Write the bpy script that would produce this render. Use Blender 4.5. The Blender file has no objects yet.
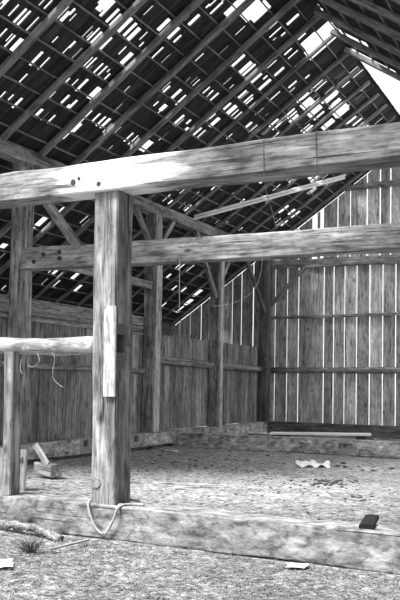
import bpy, bmesh, math, random
from mathutils import Vector, Matrix, noise
C = bpy.context.scene.collection
scene = bpy.context.scene
R_ = random.Random(11)
TH = math.radians(34.5); CS, SN, TN = math.cos(TH), math.sin(TH), math.tan(TH)
WX, Z0 = -9.25, 5.80            # line of the aisle posts, height of the roof skin above it
RV = 5.33                       # slope length from that line to the ridge
RX, RZ = WX + RV * CS, Z0 + RV * SN
YB = 23.2                       # gable wall
YF = 2.0
YL, YR = 8.0, 4.0               # front edges of the two roof slopes: the bay before them is open to the sky
DATA_SLITS = "9.05,0.048,1.77,2.06 9.14,0.048,1.77,2.07 9.34,0.036,1.78,2.06 9.18,0.034,2.23,2.35 9.3,0.042,2.23,2.39 9.61,0.073,2.22,2.46 9.73,0.067,2.22,2.4 9.04,0.034,1.48,1.64 9.19,0.032,1.48,1.62 9.25,0.036,1.35,1.62 9.4,0.08,1.35,1.63 9.57,0.037,1.33,1.62 9.91,0.063,1.33,1.62 10.11,0.04,1.34,1.6 9.92,0.027,1.85,1.97 10.26,0.037,1.8,1.95 8.69,0.018,1.86,2.05 8.89,0.018,1.84,2.05 10.14,0.117,2.7,2.91 10.25,0.079,2.76,2.96 10.27,0.064,2.65,2.84 10.47,0.057,2.63,2.9 10.58,0.05,2.62,2.86 10.84,0.078,2.62,2.92 11.01,0.071,2.62,2.9 11.16,0.09,2.6,2.87 10.82,0.078,2.2,2.46 11.25,0.037,2.31,2.48 11.49,0.095,2.17,2.45 10.31,0.032,2.21,2.43 10.4,0.029,2.23,2.36 10.46,0.041,2.21,2.47 10.56,0.05,2.21,2.44 9.76,0.045,2.38,2.49 9.86,0.026,2.3,2.44 10.27,0.049,1.93,2.06 10.5,0.021,1.79,2.03 10.84,0.035,1.78,2 10.92,0.045,1.76,2.03 10.99,0.023,1.78,1.88 11.14,0.046,1.77,2.01 11.27,0.051,1.79,2.01 11.38,0.038,1.93,1.99 10.73,0.042,3.07,3.18 11.53,0.094,3.05,3.3 11.77,0.063,3.07,3.3 11.89,0.078,3.05,3.3 12.08,0.05,3.06,3.22 12.02,0.079,3.46,3.69 11.82,0.044,3.47,3.57 12.01,0.049,3.87,3.94 11.81,0.039,2.65,2.88 11.97,0.05,2.61,2.86 12.26,0.018,2.63,2.84 12.7,0.055,3.04,3.23 12.95,0.034,3.04,3.23 10.75,0.033,3.18,3.31 10.99,0.018,3.1,3.29 11.37,0.018,2.73,2.9 11.5,0.038,2.63,2.72 12.03,0.044,3.93,4.07 12.21,0.06,3.85,4.12 13.21,0.023,3.89,4.1 13.71,0.036,3.88,4.12 13.3,0.023,3.42,3.64 13.8,0.054,4.32,4.58 13.74,0.03,4.38,4.57 14.06,0.062,4.31,4.54 13.75,0.086,3.42,3.7 13.93,0.081,3.42,3.72 14.28,0.117,3.42,3.71 14.44,0.093,3.42,3.73 14.71,0.04,3.95,4.07 14.86,0.048,3.85,4.08 15.26,0.058,3.86,3.99 13.01,0.248,4.19,4.58 13.17,0.252,4.28,4.67 10.01,0.044,0.95,1.16 9.93,0.032,0.57,0.7 10.12,0.041,0.6,0.72 10.32,0.051,0.5,0.73 10.88,0.059,0.53,0.72 11.05,0.028,0.53,0.73 11.23,0.038,0.53,0.73 10.8,0.031,0.96,1.13 11.11,0.056,1,1.19 11.32,0.067,0.95,1.04 10.81,0.036,1.35,1.47 11.8,0.063,0.09,0.36 11.82,0.129,0.37,0.62 11.16,0.065,1.34,1.62 10.98,0.018,1.37,1.53 11.55,0.108,1.33,1.6 11.77,0.071,1.33,1.6 11.36,0.068,0.99,1.18 11.83,0.206,0.6,0.81 11.87,0.036,0.84,1.15 12.1,0.058,0.95,1.17 12.28,0.06,0.93,1.17 12.42,0.072,0.93,1.18 12.58,0.04,0.87,1.11 11.79,0.05,1.78,1.98 12.12,0.031,1.79,1.93 11.47,0.042,1.79,1.92 12.35,0.018,1.33,1.56 12.86,0.018,0.93,1.14 13.29,0.055,0.91,1.15 13.48,0.05,0.89,1.15 13.58,0.032,0.87,1.12 12.79,0.041,0.52,0.68 13.13,0.03,0.59,0.7 12.98,0.052,2.2,2.36 12.88,0.018,2.22,2.43 13.32,0.096,2.18,2.43 13.58,0.062,2.13,2.39 13.37,0.043,1.77,1.9 13.36,0.109,1.86,2.01 13.09,0.047,1.86,1.98 13.73,0.07,1.74,2.02 14.07,0.079,1.75,2.03 14.17,0.033,1.74,1.96 14.37,0.061,1.92,2.03 14.53,0.09,1.76,1.86 14.13,0.027,1.3,1.56 14.89,0.079,1.76,2.01 15.08,0.059,1.76,2.02 13.93,0.051,2.64,2.81 14.12,0.039,2.63,2.71 13.23,0.029,2.62,2.73 13.38,0.03,2.64,2.81 13.49,0.036,2.64,2.81 13.97,0.161,0.9,1.18 13.82,0.039,0.97,1.14 14.82,0.043,2.17,2.29 14.11,0.052,2.71,2.8 14.32,0.067,2.62,2.82 14.21,0.026,3.03,3.22 14.47,0.047,3.05,3.15 14.98,0.085,3.02,3.22 15.07,0.036,3.03,3.23 15.28,0.059,3.01,3.24 15.38,0.059,2.99,3.19 14.88,0.083,3.43,3.68 15.3,0.102,3.42,3.72 15.09,0.057,3.64,3.73 15.6,0.052,3.41,3.53 15.69,0.069,3.41,3.55 15.95,0.063,3.38,3.67 14.93,0.086,2.63,2.81 15.17,0.132,2.61,2.84 15.35,0.045,2.62,2.8 15.51,0.06,2.59,2.81 14.83,0.064,2.29,2.44 15.08,0.117,2.15,2.41 15.97,0.048,2.13,2.29 16.16,0.081,2.58,2.76 16.34,0.041,2.56,2.79 16.43,0.042,2.55,2.79 16.01,0.04,2.96,3.18 16.33,0.041,3.07,3.16 16.66,0.059,2.95,3.19 16.87,0.087,2.94,3.19 17.1,0.071,2.93,3.14 17.41,0.072,2.92,3 14.14,0.081,4.7,4.96 13.82,0.055,4.41,4.58 14.06,0.062,4.3,4.57 14.23,0.038,4.31,4.37 14.3,0.051,4.48,4.56 14.75,0.061,4.3,4.55 14.92,0.055,4.28,4.45 15.14,0.056,4.28,4.51 14.84,0.068,4.67,4.84 15.58,0.066,4.26,4.53 15.25,0.296,4.66,5.41 15.59,0.328,4.59,5.41 14.87,0.048,3.91,4.08 15.27,0.072,3.86,4.08 15.29,0.087,3.85,4.08 16.07,0.078,3.87,4.07 16.25,0.04,3.8,3.95 16.25,0.064,4.26,4.35 15.95,0.047,3.4,3.67 16.65,0.041,3.8,4 16.86,0.085,3.77,4.08 17.22,0.264,3.75,4.04 16.83,0.059,4.18,4.49 17.01,0.06,4.2,4.53 17.63,0.198,4.14,4.53 17.81,0.111,4.2,4.53 17.73,0.278,3.72,4.07 18.11,0.087,3.74,4.03 18.17,0.134,4.19,4.49 17.01,0.078,3.37,3.61 17.17,0.079,3.36,3.6 17.36,0.108,3.32,3.56 16.65,0.068,3.05,3.2 16.88,0.061,2.94,3.18 17.1,0.062,2.94,3.2 18.13,0.068,3.33,3.59 18.3,0.118,3.34,3.61 18.81,0.204,3.72,4.05 17.86,0.028,3.34,3.47 18.61,0.138,4.15,4.34 17.72,0.183,4.35,4.57 18.18,0.096,4.18,4.5 18.64,0.3,4.14,4.53 18.88,0.102,4.17,4.5 17.75,0.073,4.72,4.91 17.61,0.045,4.63,4.94 17.49,0.106,5.01,5.25 17.74,0.054,5.01,5.3 19.51,0.086,4.19,4.5 18.52,0.078,4.99,5.24 18.63,0.029,4.64,4.82 16.22,0.051,-0.01,0.23 16.29,0.051,0.42,0.58 16.48,0.044,0.38,0.61 16.5,0.088,-0.01,0.14 17.01,0.037,-0.01,0.22 17.22,0.047,0.01,0.22 17.34,0.057,-0.01,0.21 17.45,0.058,-0.06,0.19 17.5,0.048,0.32,0.6 17.06,0.037,0.4,0.63 17.25,0.028,0.36,0.62 17.42,0.095,0.84,1.05 15.54,0.056,0.04,0.18 19.07,0.045,0.01,0.16 17.79,0.137,1.24,1.32 18.39,0.103,0.93,1.06 18.44,0.102,1.26,1.34 19.07,0.077,0.85,1.03 20.19,0.11,0.4,0.69 20.45,0.063,0.11,0.23 18.92,0.107,1.64,1.85 19.33,0.089,1.43,1.51 19.88,0.183,1.31,1.47 20.2,0.141,1.27,1.41 19.8,0.058,1.65,1.9 19.96,0.047,1.68,1.86 21.12,0.183,0.82,1.12 21.19,0.262,1.17,1.49 21.72,0.055,0.84,1.04 22.12,0.071,0.84,1.08 19.71,0.205,2.11,2.27 19.49,0.035,-0.03,0.22 19.81,0.152,2.11,2.34 20.07,0.117,2.09,2.34 20.74,0.173,2.49,2.77 21.06,0.228,2.45,2.74 21.21,0.288,1.23,1.5 21.57,0.185,2.12,2.39 22.09,0.125,2.11,2.4 21.98,0.136,2.52,2.85 21.85,0.138,1.27,1.5 22.13,0.224,1.23,1.53 21.56,0.105,2.52,2.67 22.21,0.071,0.83,1.08 21.98,0.162,2.91,3.04 19.68,0.073,-1.87,-1.56 19.86,0.074,-1.89,-1.57 20.28,0.178,-1.87,-1.55 19.79,0.098,-2.31,-2.11 20.74,0.08,-2.72,-2.49 21.3,0.084,-2.66,-2.47 21.24,0.084,-3.53,-3.25 21.18,0.096,-1.88,-1.69 22.24,0.175,-2.74,-2.41 22.38,0.209,-3.18,-2.89 22.38,0.107,-3.57,-3.25 15.19,0.047,-3.05,-2.86 15.37,0.095,-3.06,-2.84 15.37,0.048,-3.49,-3.25 15.84,0.06,-3.49,-3.23 16.16,0.122,-3.09,-2.87 16.7,0.087,-3.53,-3.27 14.34,0.052,-3.89,-3.73 13.11,0.142,-2.62,-2.5 16.15,0.072,-3.11,-2.86 16.71,0.087,-3.53,-3.24 16.78,0.076,-3.52,-3.24 14.47,0.042,-1.36,-1.11 14.69,0.06,-1.46,-1.17 13.4,0.135,-1.78,-1.5 13.73,0.104,-1.8,-1.62 13.58,0.068,-1.28,-1.07 13.77,0.062,-1.39,-1.1 13.36,0.119,-1.93,-1.85 13.1,0.14,-2.63,-2.5 7.11,0.039,-3.05,-2.89 7.2,0.021,-3.05,-2.81 8.22,0.029,5.11,5.35 7.95,0.03,-2.41,-2.1 2.73,0.052,1.89,2.08 2.82,0.032,1.89,2.15 12.05,0.054,-3.18,-3.03 12.14,0.032,-3.18,-2.91 12.23,0.032,-3.18,-2.9 6.26,0.037,-0.1,0.08 6.35,0.032,-0.1,0.19 3.1,0.06,-3.57,-3.34 3.19,0.046,-3.57,-3.3 3.28,0.026,-3.57,-3.31 3.58,0.045,4.4,4.6 3.67,0.034,4.4,4.68 3.76,0.033,4.4,4.65 3.48,0.045,-1.89,-1.7 3.57,0.033,-1.89,-1.71 3.66,0.038,-1.89,-1.74 8.21,0.036,4.89,5.2 8.3,0.045,4.89,5.18 8.39,0.032,4.89,5.07 11.44,0.044,-2.74,-2.57 11.53,0.043,-2.74,-2.53 14.09,0.037,0.04,0.23 3.43,0.044,-3.49,-3.18 2.94,0.051,3.68,3.9 3.03,0.06,3.68,3.91 7.23,0.029,-0.22,0 6.69,0.03,-2.27,-2.08 6.53,0.026,-1.87,-1.71 6.62,0.057,-1.87,-1.62 22.8,0.046,-0.29,-0.01 22.89,0.05,-0.29,-0.06 22.98,0.024,-0.29,-0.11 3.75,0.047,4.93,5.09 3.84,0.056,4.93,5.11 3.93,0.059,4.93,5.2 3.46,0.039,-2.46,-2.23 3.55,0.036,-2.46,-2.24 3.64,0.052,-2.46,-2.28 5.46,0.025,1.61,1.9 5.55,0.051,1.61,1.91 6.39,0.053,2.18,2.42 6.48,0.051,2.18,2.48 11.34,0.044,-3.27,-3.04 11.43,0.055,-3.27,-3.02 11.52,0.026,-3.27,-3.06 2.42,0.023,3.71,3.95 10.13,0.036,3.24,3.52 10.22,0.054,3.24,3.46 3.81,0.04,4.42,4.65 3.9,0.054,4.42,4.71 3.59,0.045,4.11,4.42 12.16,0.027,-2.91,-2.61 12.25,0.027,-2.91,-2.74 12.34,0.04,-2.91,-2.71 8.69,0.051,1.01,1.27 8.78,0.041,1.01,1.25 10.75,0.051,-1.3,-0.98 20.24,0.045,3.24,3.46 20.33,0.03,3.24,3.49 20.42,0.059,3.24,3.45 16.25,0.056,1.72,1.94 16.34,0.043,1.72,1.93 10.57,0.033,4.61,4.83 5.83,0.021,4.13,4.44 5.92,0.053,4.13,4.41 6.01,0.052,4.13,4.44 5.5,0.046,1.37,1.69 5.59,0.023,1.37,1.68 12.17,0.045,4.15,4.45 8.5,0.055,4.54,4.73 8.59,0.04,4.54,4.72 9.85,0.045,2.86,3.18 9.94,0.056,2.86,3.08 10.03,0.036,2.86,3.15 8.1,0.03,-0.21,0.09 10.28,0.023,-3.74,-3.43 10.37,0.06,-3.74,-3.44 10.46,0.044,-3.74,-3.54 4.1,0.046,-1.63,-1.4 4.96,0.052,-3.57,-3.3 5.05,0.042,-3.57,-3.26 7.66,0.05,0.82,1.01 7.83,0.032,4.08,4.39 7.92,0.048,4.08,4.36 8.01,0.046,4.08,4.4 17.25,0.036,1.08,1.27 17.34,0.032,1.08,1.32 17.43,0.035,1.08,1.26 10.53,0.037,-2.43,-2.28 5.46,0.029,3.81,4.05 6.05,0.048,3.59,3.9 6.14,0.057,3.59,3.81 6.23,0.054,3.59,3.89 8.55,0.044,1.95,2.11 8.64,0.045,1.95,2.14 8.59,0.053,4.24,4.53 8.68,0.023,4.24,4.43 8.77,0.033,4.24,4.41 8.9,0.057,0.38,0.56 8.99,0.022,0.38,0.62 19.4,0.028,2.54,2.7 12.79,0.045,-3.99,-3.74 2.58,0.02,2.74,3.01 6.63,0.05,-1.71,-1.42 6.72,0.032,-1.71,-1.49 6.81,0.044,-1.71,-1.55 10.78,0.055,4.97,5.17 10.87,0.048,4.97,5.25 10.96,0.048,4.97,5.19 5.84,0.057,-3.83,-3.64 5.93,0.05,-3.83,-3.62 7.52,0.036,0.7,0.96 6.7,0.046,1.91,2.06 4.15,0.025,0.78,1.09 8.37,0.026,1.22,1.5 8.46,0.046,1.22,1.54 8.55,0.056,1.22,1.5 5.58,0.058,2.95,3.26 3.4,0.057,4.31,4.58 3.49,0.04,4.31,4.61 3.58,0.052,4.31,4.53 14.71,0.034,0.56,0.84 14.8,0.054,0.56,0.84 2.99,0.032,-2.59,-2.38 13.34,0.028,-2.97,-2.76 2.76,0.049,-2.24,-1.93 2.85,0.04,-2.24,-2.08 2.94,0.032,-2.24,-1.97 10.37,0.045,-2.72,-2.51 10.46,0.02,-2.72,-2.45 6.6,0.042,-0.96,-0.66 6.69,0.039,-0.96,-0.64 6.78,0.041,-0.96,-0.78 2.68,0.026,0.02,0.18 2.77,0.027,0.02,0.22 2.86,0.037,0.02,0.22 15.4,0.057,-2.44,-2.14 15.49,0.046,-2.44,-2.19 5.36,0.04,1.25,1.54 3.74,0.06,1.77,1.95 16.99,0.042,1.49,1.7 3.18,0.042,3.7,3.89 3.39,0.028,0.37,0.6 3.48,0.031,0.37,0.64 22.16,0.057,4.17,4.33 22.25,0.034,4.17,4.42 21.28,0.037,-0.69,-0.52 11.03,0.028,4.4,4.66 11.12,0.028,4.4,4.58 3.88,0.058,-3.14,-2.9 13.12,0.046,-3.4,-3.14 13.21,0.045,-3.4,-3.17 13.3,0.042,-3.4,-3.14 3.54,0.056,0.01,0.33 2.31,0.042,-3.6,-3.38 2.4,0.032,-3.6,-3.39 15.2,0.06,-2.43,-2.18 15.29,0.021,-2.43,-2.19 5.54,0.048,4.81,5.05 5.63,0.045,4.81,5.01 4.22,0.045,-1.86,-1.67 4.31,0.038,-1.86,-1.54 8.65,0.055,0.79,0.94 15.83,0.057,1.11,1.33 9.35,0.022,-3.6,-3.45 22.86,0.022,-0.01,0.18 22.95,0.035,-0.01,0.23 23.04,0.055,-0.01,0.17 9.41,0.043,-3.11,-2.88 9.5,0.057,-3.11,-2.89 4,0.05,-0.43,-0.27 4.29,0.05,-2.83,-2.55 4.38,0.055,-2.83,-2.63 10.43,0.052,4.41,4.61 3.8,0.035,0.49,0.67 3.89,0.054,0.49,0.66 3.98,0.037,0.49,0.66 16.43,0.029,1.65,1.89 16.52,0.057,1.65,1.88 12.49,0.037,4.67,4.88 12.58,0.055,4.67,4.94 12.67,0.028,4.67,4.87 5.38,0.057,0.98,1.3 5.47,0.039,0.98,1.23 5.56,0.025,0.98,1.21 21.88,0.05,4.96,5.22 7.49,0.055,1.72,1.96 16.48,0.022,1.26,1.55 3.37,0.024,-3.42,-3.14 3.46,0.03,-3.42,-3.19 5.59,0.041,-2.19,-2.01 9,0.043,-1.56,-1.29 9.09,0.057,-1.56,-1.35 7.43,0.056,-3.12,-2.96 7.52,0.051,-3.12,-2.95 5.26,0.048,4.33,4.56 5.35,0.053,4.33,4.64 4.44,0.045,-2.67,-2.43 11.38,0.03,4.71,4.96 11.47,0.031,4.71,4.86 21.48,0.041,3.47,3.65 18.32,0.046,2.09,2.34 6.13,0.05,4.14,4.43 6.22,0.021,4.14,4.37 6.31,0.047,4.14,4.4 2.35,0.051,-1.57,-1.38 7.81,0.024,4.38,4.59 19.02,0.055,2.77,2.98 19.11,0.048,2.77,2.95 19.2,0.059,2.77,3.09 5.63,0.049,3.03,3.34 5.72,0.028,3.03,3.28 14.23,0.038,-0.05,0.16 14.32,0.057,-0.05,0.22 14.41,0.05,-0.05,0.24 4.53,0.038,2.05,2.36 4.62,0.044,2.05,2.31 4.71,0.048,2.05,2.28 7.79,0.044,2.87,3.13 5.49,0.047,0.68,0.91 2.89,0.036,-1.98,-1.8 8.47,0.028,-1.5,-1.24 8.56,0.049,-1.5,-1.25 13.24,0.025,-0.93,-0.77 9.95,0.036,-0.79,-0.64 10.04,0.05,-0.79,-0.62 10.67,0.049,-1.69,-1.38 15.16,0.023,0.73,0.99 2.26,0.027,-0.26,0.03 2.35,0.058,-0.26,-0.09 11.6,0.045,4.73,4.92 2.66,0.03,-0.86,-0.65 2.75,0.043,-0.86,-0.68 7.13,0.054,-3.05,-2.85 7.22,0.056,-3.05,-2.88 10.3,0.045,3.16,3.41 10.39,0.058,3.16,3.43 10.48,0.039,3.16,3.34 16.48,0.054,1.51,1.78 16.57,0.032,1.51,1.77 16.66,0.048,1.51,1.81 9.97,0.026,3.8,3.99 10.06,0.035,3.8,3.96 7.57,0.032,4.28,4.5 7.66,0.027,4.28,4.55 6.82,0.052,-0.41,-0.13 6.91,0.056,-0.41,-0.21 4.31,0.023,0.55,0.87 2.56,0.035,-1.07,-0.76 2.65,0.023,-1.07,-0.84 11.94,0.05,-2.51,-2.34 12.03,0.04,-2.51,-2.34 6.06,0.036,2.87,3.17 6.15,0.025,2.87,3.11 8.43,0.046,1.82,2.07 8.52,0.057,1.82,2.01 8.61,0.06,1.82,2.04 2.83,0.052,-2.54,-2.28 2.92,0.033,-2.54,-2.3 3.01,0.029,-2.54,-2.33 9.36,0.038,5.17,5.45 5.76,0.047,-3.36,-3.15 5.85,0.021,-3.36,-3.05 5.94,0.045,-3.36,-3.06 5.88,0.022,-1.57,-1.28 8.77,0.026,-1.49,-1.18 8.86,0.04,-1.49,-1.17 2.3,0.03,5.13,5.28 2.39,0.041,5.13,5.29 2.48,0.03,5.13,5.38 20.12,0.043,2.9,3.14 20.21,0.047,2.9,3.15 10.43,0.034,-1.37,-1.1 10.52,0.031,-1.37,-1.05 10.61,0.029,-1.37,-1.15 9.87,0.037,4.07,4.34 9.96,0.043,4.07,4.32 10.05,0.025,4.07,4.37 10.6,0.043,-3.09,-2.77 3.58,0.031,-2.85,-2.65 3.67,0.051,-2.85,-2.6 3.76,0.052,-2.85,-2.55"

# ------------------------------------------------------------------ mesh builder
class G:
    def __init__(s):
        s.v, s.f, s.g, s.t = [], [], [], []
        s.off = (R_.uniform(0, 60), R_.uniform(0, 60), R_.uniform(0, 60)); s.tone = 0.0
    def seed(s, tone=0.0):
        s.off = (R_.uniform(0, 60), R_.uniform(0, 60), R_.uniform(0, 60)); s.tone = tone
    def add(s, p, g):
        s.v.append(tuple(p)); s.g.append((g[0] + s.off[0], g[1] + s.off[1], g[2] + s.off[2])); s.t.append(s.tone)
        return len(s.v) - 1
    def loft(s, pts, rings, up=(0, 0, 1), cap=True):
        """pts: centres along the run; rings: one list of (a, b) offsets per centre (a sideways, b up)"""
        pts = [Vector(p) for p in pts]; idx = []; l = 0.0
        n = len(pts)
        for i, p in enumerate(pts):
            d = (pts[min(i + 1, n - 1)] - pts[max(i - 1, 0)]).normalized()
            u = Vector(up)
            if abs(d.dot(u)) > 0.98: u = Vector((0, 1, 0)) if abs(d.y) < .9 else Vector((1, 0, 0))
            sd = d.cross(u).normalized(); uu = sd.cross(d).normalized()
            if i: l += (p - pts[i - 1]).length
            idx.append([s.add(p + sd * a + uu * b, (l, a, b)) for a, b in rings[i]])
        m = len(rings[0])
        for i in range(n - 1):
            for j in range(m):
                k = (j + 1) % m
                s.f.append((idx[i][j], idx[i][k], idx[i + 1][k], idx[i + 1][j]))
        if cap:
            s.f.append(tuple(reversed(idx[0]))); s.f.append(tuple(idx[-1]))
    def timber(s, p0, p1, w, h, up=(0, 0, 1), wob=.006, ch=.012, seg=.22, taper=1.0, sag=0.0):
        """a hewn squared timber: chamfered edges, surfaces that wander"""
        p0, p1 = Vector(p0), Vector(p1); L = (p1 - p0).length
        n = max(2, int(L / seg)); pts, rings = [], []
        o = Vector((R_.uniform(0, 90), R_.uniform(0, 90), R_.uniform(0, 90)))
        for i in range(n + 1):
            t = i / n; k = 1 + (taper - 1) * t
            W, H = w / 2 * k, h / 2 * k
            base = []
            for (a0, b0, a1, b1) in ((-W, -H, W, -H), (W, -H, W, H), (W, H, -W, H), (-W, H, -W, -H)):
                dx, dy = a1 - a0, b1 - b0; q = math.hypot(dx, dy); cc = min(ch, q * .2)
                for f in (cc / q, .5, 1 - cc / q): base.append((a0 + dx * f, b0 + dy * f))
            rg = []
            for a, b in base:
                e = noise.noise(o + Vector((t * L * 1.3, a * 6, b * 6))) * wob
                e += noise.noise(o + Vector((t * L * 5.0, a * 15, b * 15))) * wob * .5
                q = math.hypot(a, b); rg.append((a * (1 + e / q), b * (1 + e / q)))
            p = p0.lerp(p1, t)
            p = p + Vector((0, 0, -sag * 4 * t * (1 - t)))
            pts.append(p); rings.append(rg)
        s.loft(pts, rings, up)
    def log(s, pts, r, m=12, wob=.08, up=(0, 0, 1), taper=1.0, sub=1):
        P = [Vector(p) for p in pts]
        if sub > 1:
            Q = []
            for i in range(len(P) - 1):
                for k in range(sub): Q.append(P[i].lerp(P[i + 1], k / sub))
            P = Q + [P[-1]]
        o = Vector((R_.uniform(0, 90), R_.uniform(0, 90), 0)); rings = []
        for i in range(len(P)):
            k = 1 + (taper - 1) * i / max(1, len(P) - 1)
            rings.append([(r * k * (1 + wob * noise.noise(o + Vector((i * .5, math.cos(j * 2 * math.pi / m), math.sin(j * 2 * math.pi / m))))) * math.cos(j * 2 * math.pi / m),
                           r * k * (1 + wob * noise.noise(o + Vector((i * .5, 9 + math.cos(j * 2 * math.pi / m), math.sin(j * 2 * math.pi / m))))) * math.sin(j * 2 * math.pi / m)) for j in range(m)])
        s.loft(P, rings, up)
    def box(s, x0, x1, y0, y1, z0, z1, axis=2, fr=None):
        """axis: direction of the grain; fr maps local to world"""
        i0 = len(s.v)
        for x in (x0, x1):
            for y in (y0, y1):
                for z in (z0, z1):
                    q = (x, y, z); g = (q[axis], q[(axis + 1) % 3], q[(axis + 2) % 3])
                    s.add(fr(q) if fr else q, g)
        for f in ((0, 1, 3, 2), (4, 6, 7, 5), (0, 4, 5, 1), (2, 3, 7, 6), (0, 2, 6, 4), (1, 5, 7, 3)):
            s.f.append(tuple(i0 + k for k in f))
    def build(s, name, mat, parent=None, smooth=False):
        me = bpy.data.meshes.new(name); me.from_pydata(s.v, [], s.f)
        a = me.attributes.new('g', 'FLOAT_VECTOR', 'POINT'); a.data.foreach_set('vector', [c for g in s.g for c in g])
        t = me.attributes.new('tone', 'FLOAT', 'POINT'); t.data.foreach_set('value', s.t)
        bm = bmesh.new(); bm.from_mesh(me); bmesh.ops.recalc_face_normals(bm, faces=bm.faces); bm.to_mesh(me); bm.free()
        if smooth:
            for p in me.polygons: p.use_smooth = True
        me.materials.append(mat)
        o = bpy.data.objects.new(name, me); C.objects.link(o)
        if parent: o.parent = parent
        return o

def tag(o, label, cat, group=None):
    o['label'] = label; o['category'] = cat; o['kind'] = 'thing'
    if group: o['group'] = group
    return o
def struct(o): o['kind'] = 'structure'; return o
def stuff(o, label, cat): o['label'] = label; o['category'] = cat; o['kind'] = 'stuff'; return o
def timber(name, p0, p1, w, h, mat, label, cat, group=None, **k):
    g = G(); g.timber(p0, p1, w, h, **k); return tag(g.build(name, mat), label, cat, group)
def cut(o, boxes):
    """chop square holes into a timber"""
    b = G()
    for q in boxes: b.box(*q)
    c = b.build('cutter', o.data.materials[0])
    m = o.modifiers.new('b', 'BOOLEAN'); m.operation = 'DIFFERENCE'; m.solver = 'EXACT'; m.object = c; m.use_self = False
    bpy.context.view_layer.update()
    me = bpy.data.meshes.new_from_object(o.evaluated_get(bpy.context.evaluated_depsgraph_get()))
    o.modifiers.clear(); old = o.data; o.data = me; me.name = o.name
    bpy.data.objects.remove(c)

# ------------------------------------------------------------------ materials
def nt(name):
    m = bpy.data.materials.new(name); m.use_nodes = True
    n = m.node_tree.nodes; l = m.node_tree.links
    b = n['Principled BSDF']; b.inputs['Roughness'].default_value = .85; b.inputs['Specular IOR Level'].default_value = .2
    return m, n, l, b
def grey(v): return (v, v, v, 1)
def ramp(n, l, src, stops):
    r = n.new('ShaderNodeValToRGB'); e = r.color_ramp.elements
    e[0].position, e[0].color = stops[0][0], grey(stops[0][1]); e[1].position, e[1].color = stops[-1][0], grey(stops[-1][1])
    for p, v in stops[1:-1]: x = e.new(p); x.color = grey(v)
    l.new(src, r.inputs[0]); return r.outputs[0]
def mul(n, l, a, b, op='MULTIPLY', clamp=False):
    m = n.new('ShaderNodeMath'); m.operation = op; m.use_clamp = clamp
    for i, x in enumerate((a, b)):
        if isinstance(x, (int, float)): m.inputs[i].default_value = x
        else: l.new(x, m.inputs[i])
    return m.outputs[0]
def mapped(n, l, src, sc, loc=(0, 0, 0)):
    m = n.new('ShaderNodeMapping'); m.inputs['Scale'].default_value = sc; m.inputs['Location'].default_value = loc
    l.new(src, m.inputs[0]); return m.outputs[0]
def noi(n, l, vec, sc=1, det=4, rough=.55, dist=0):
    t = n.new('ShaderNodeTexNoise'); t.inputs['Scale'].default_value = sc; t.inputs['Detail'].default_value = det
    t.inputs['Roughness'].default_value = rough; t.inputs['Distortion'].default_value = dist
    l.new(vec, t.inputs['Vector']); return t.outputs[0]
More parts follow.
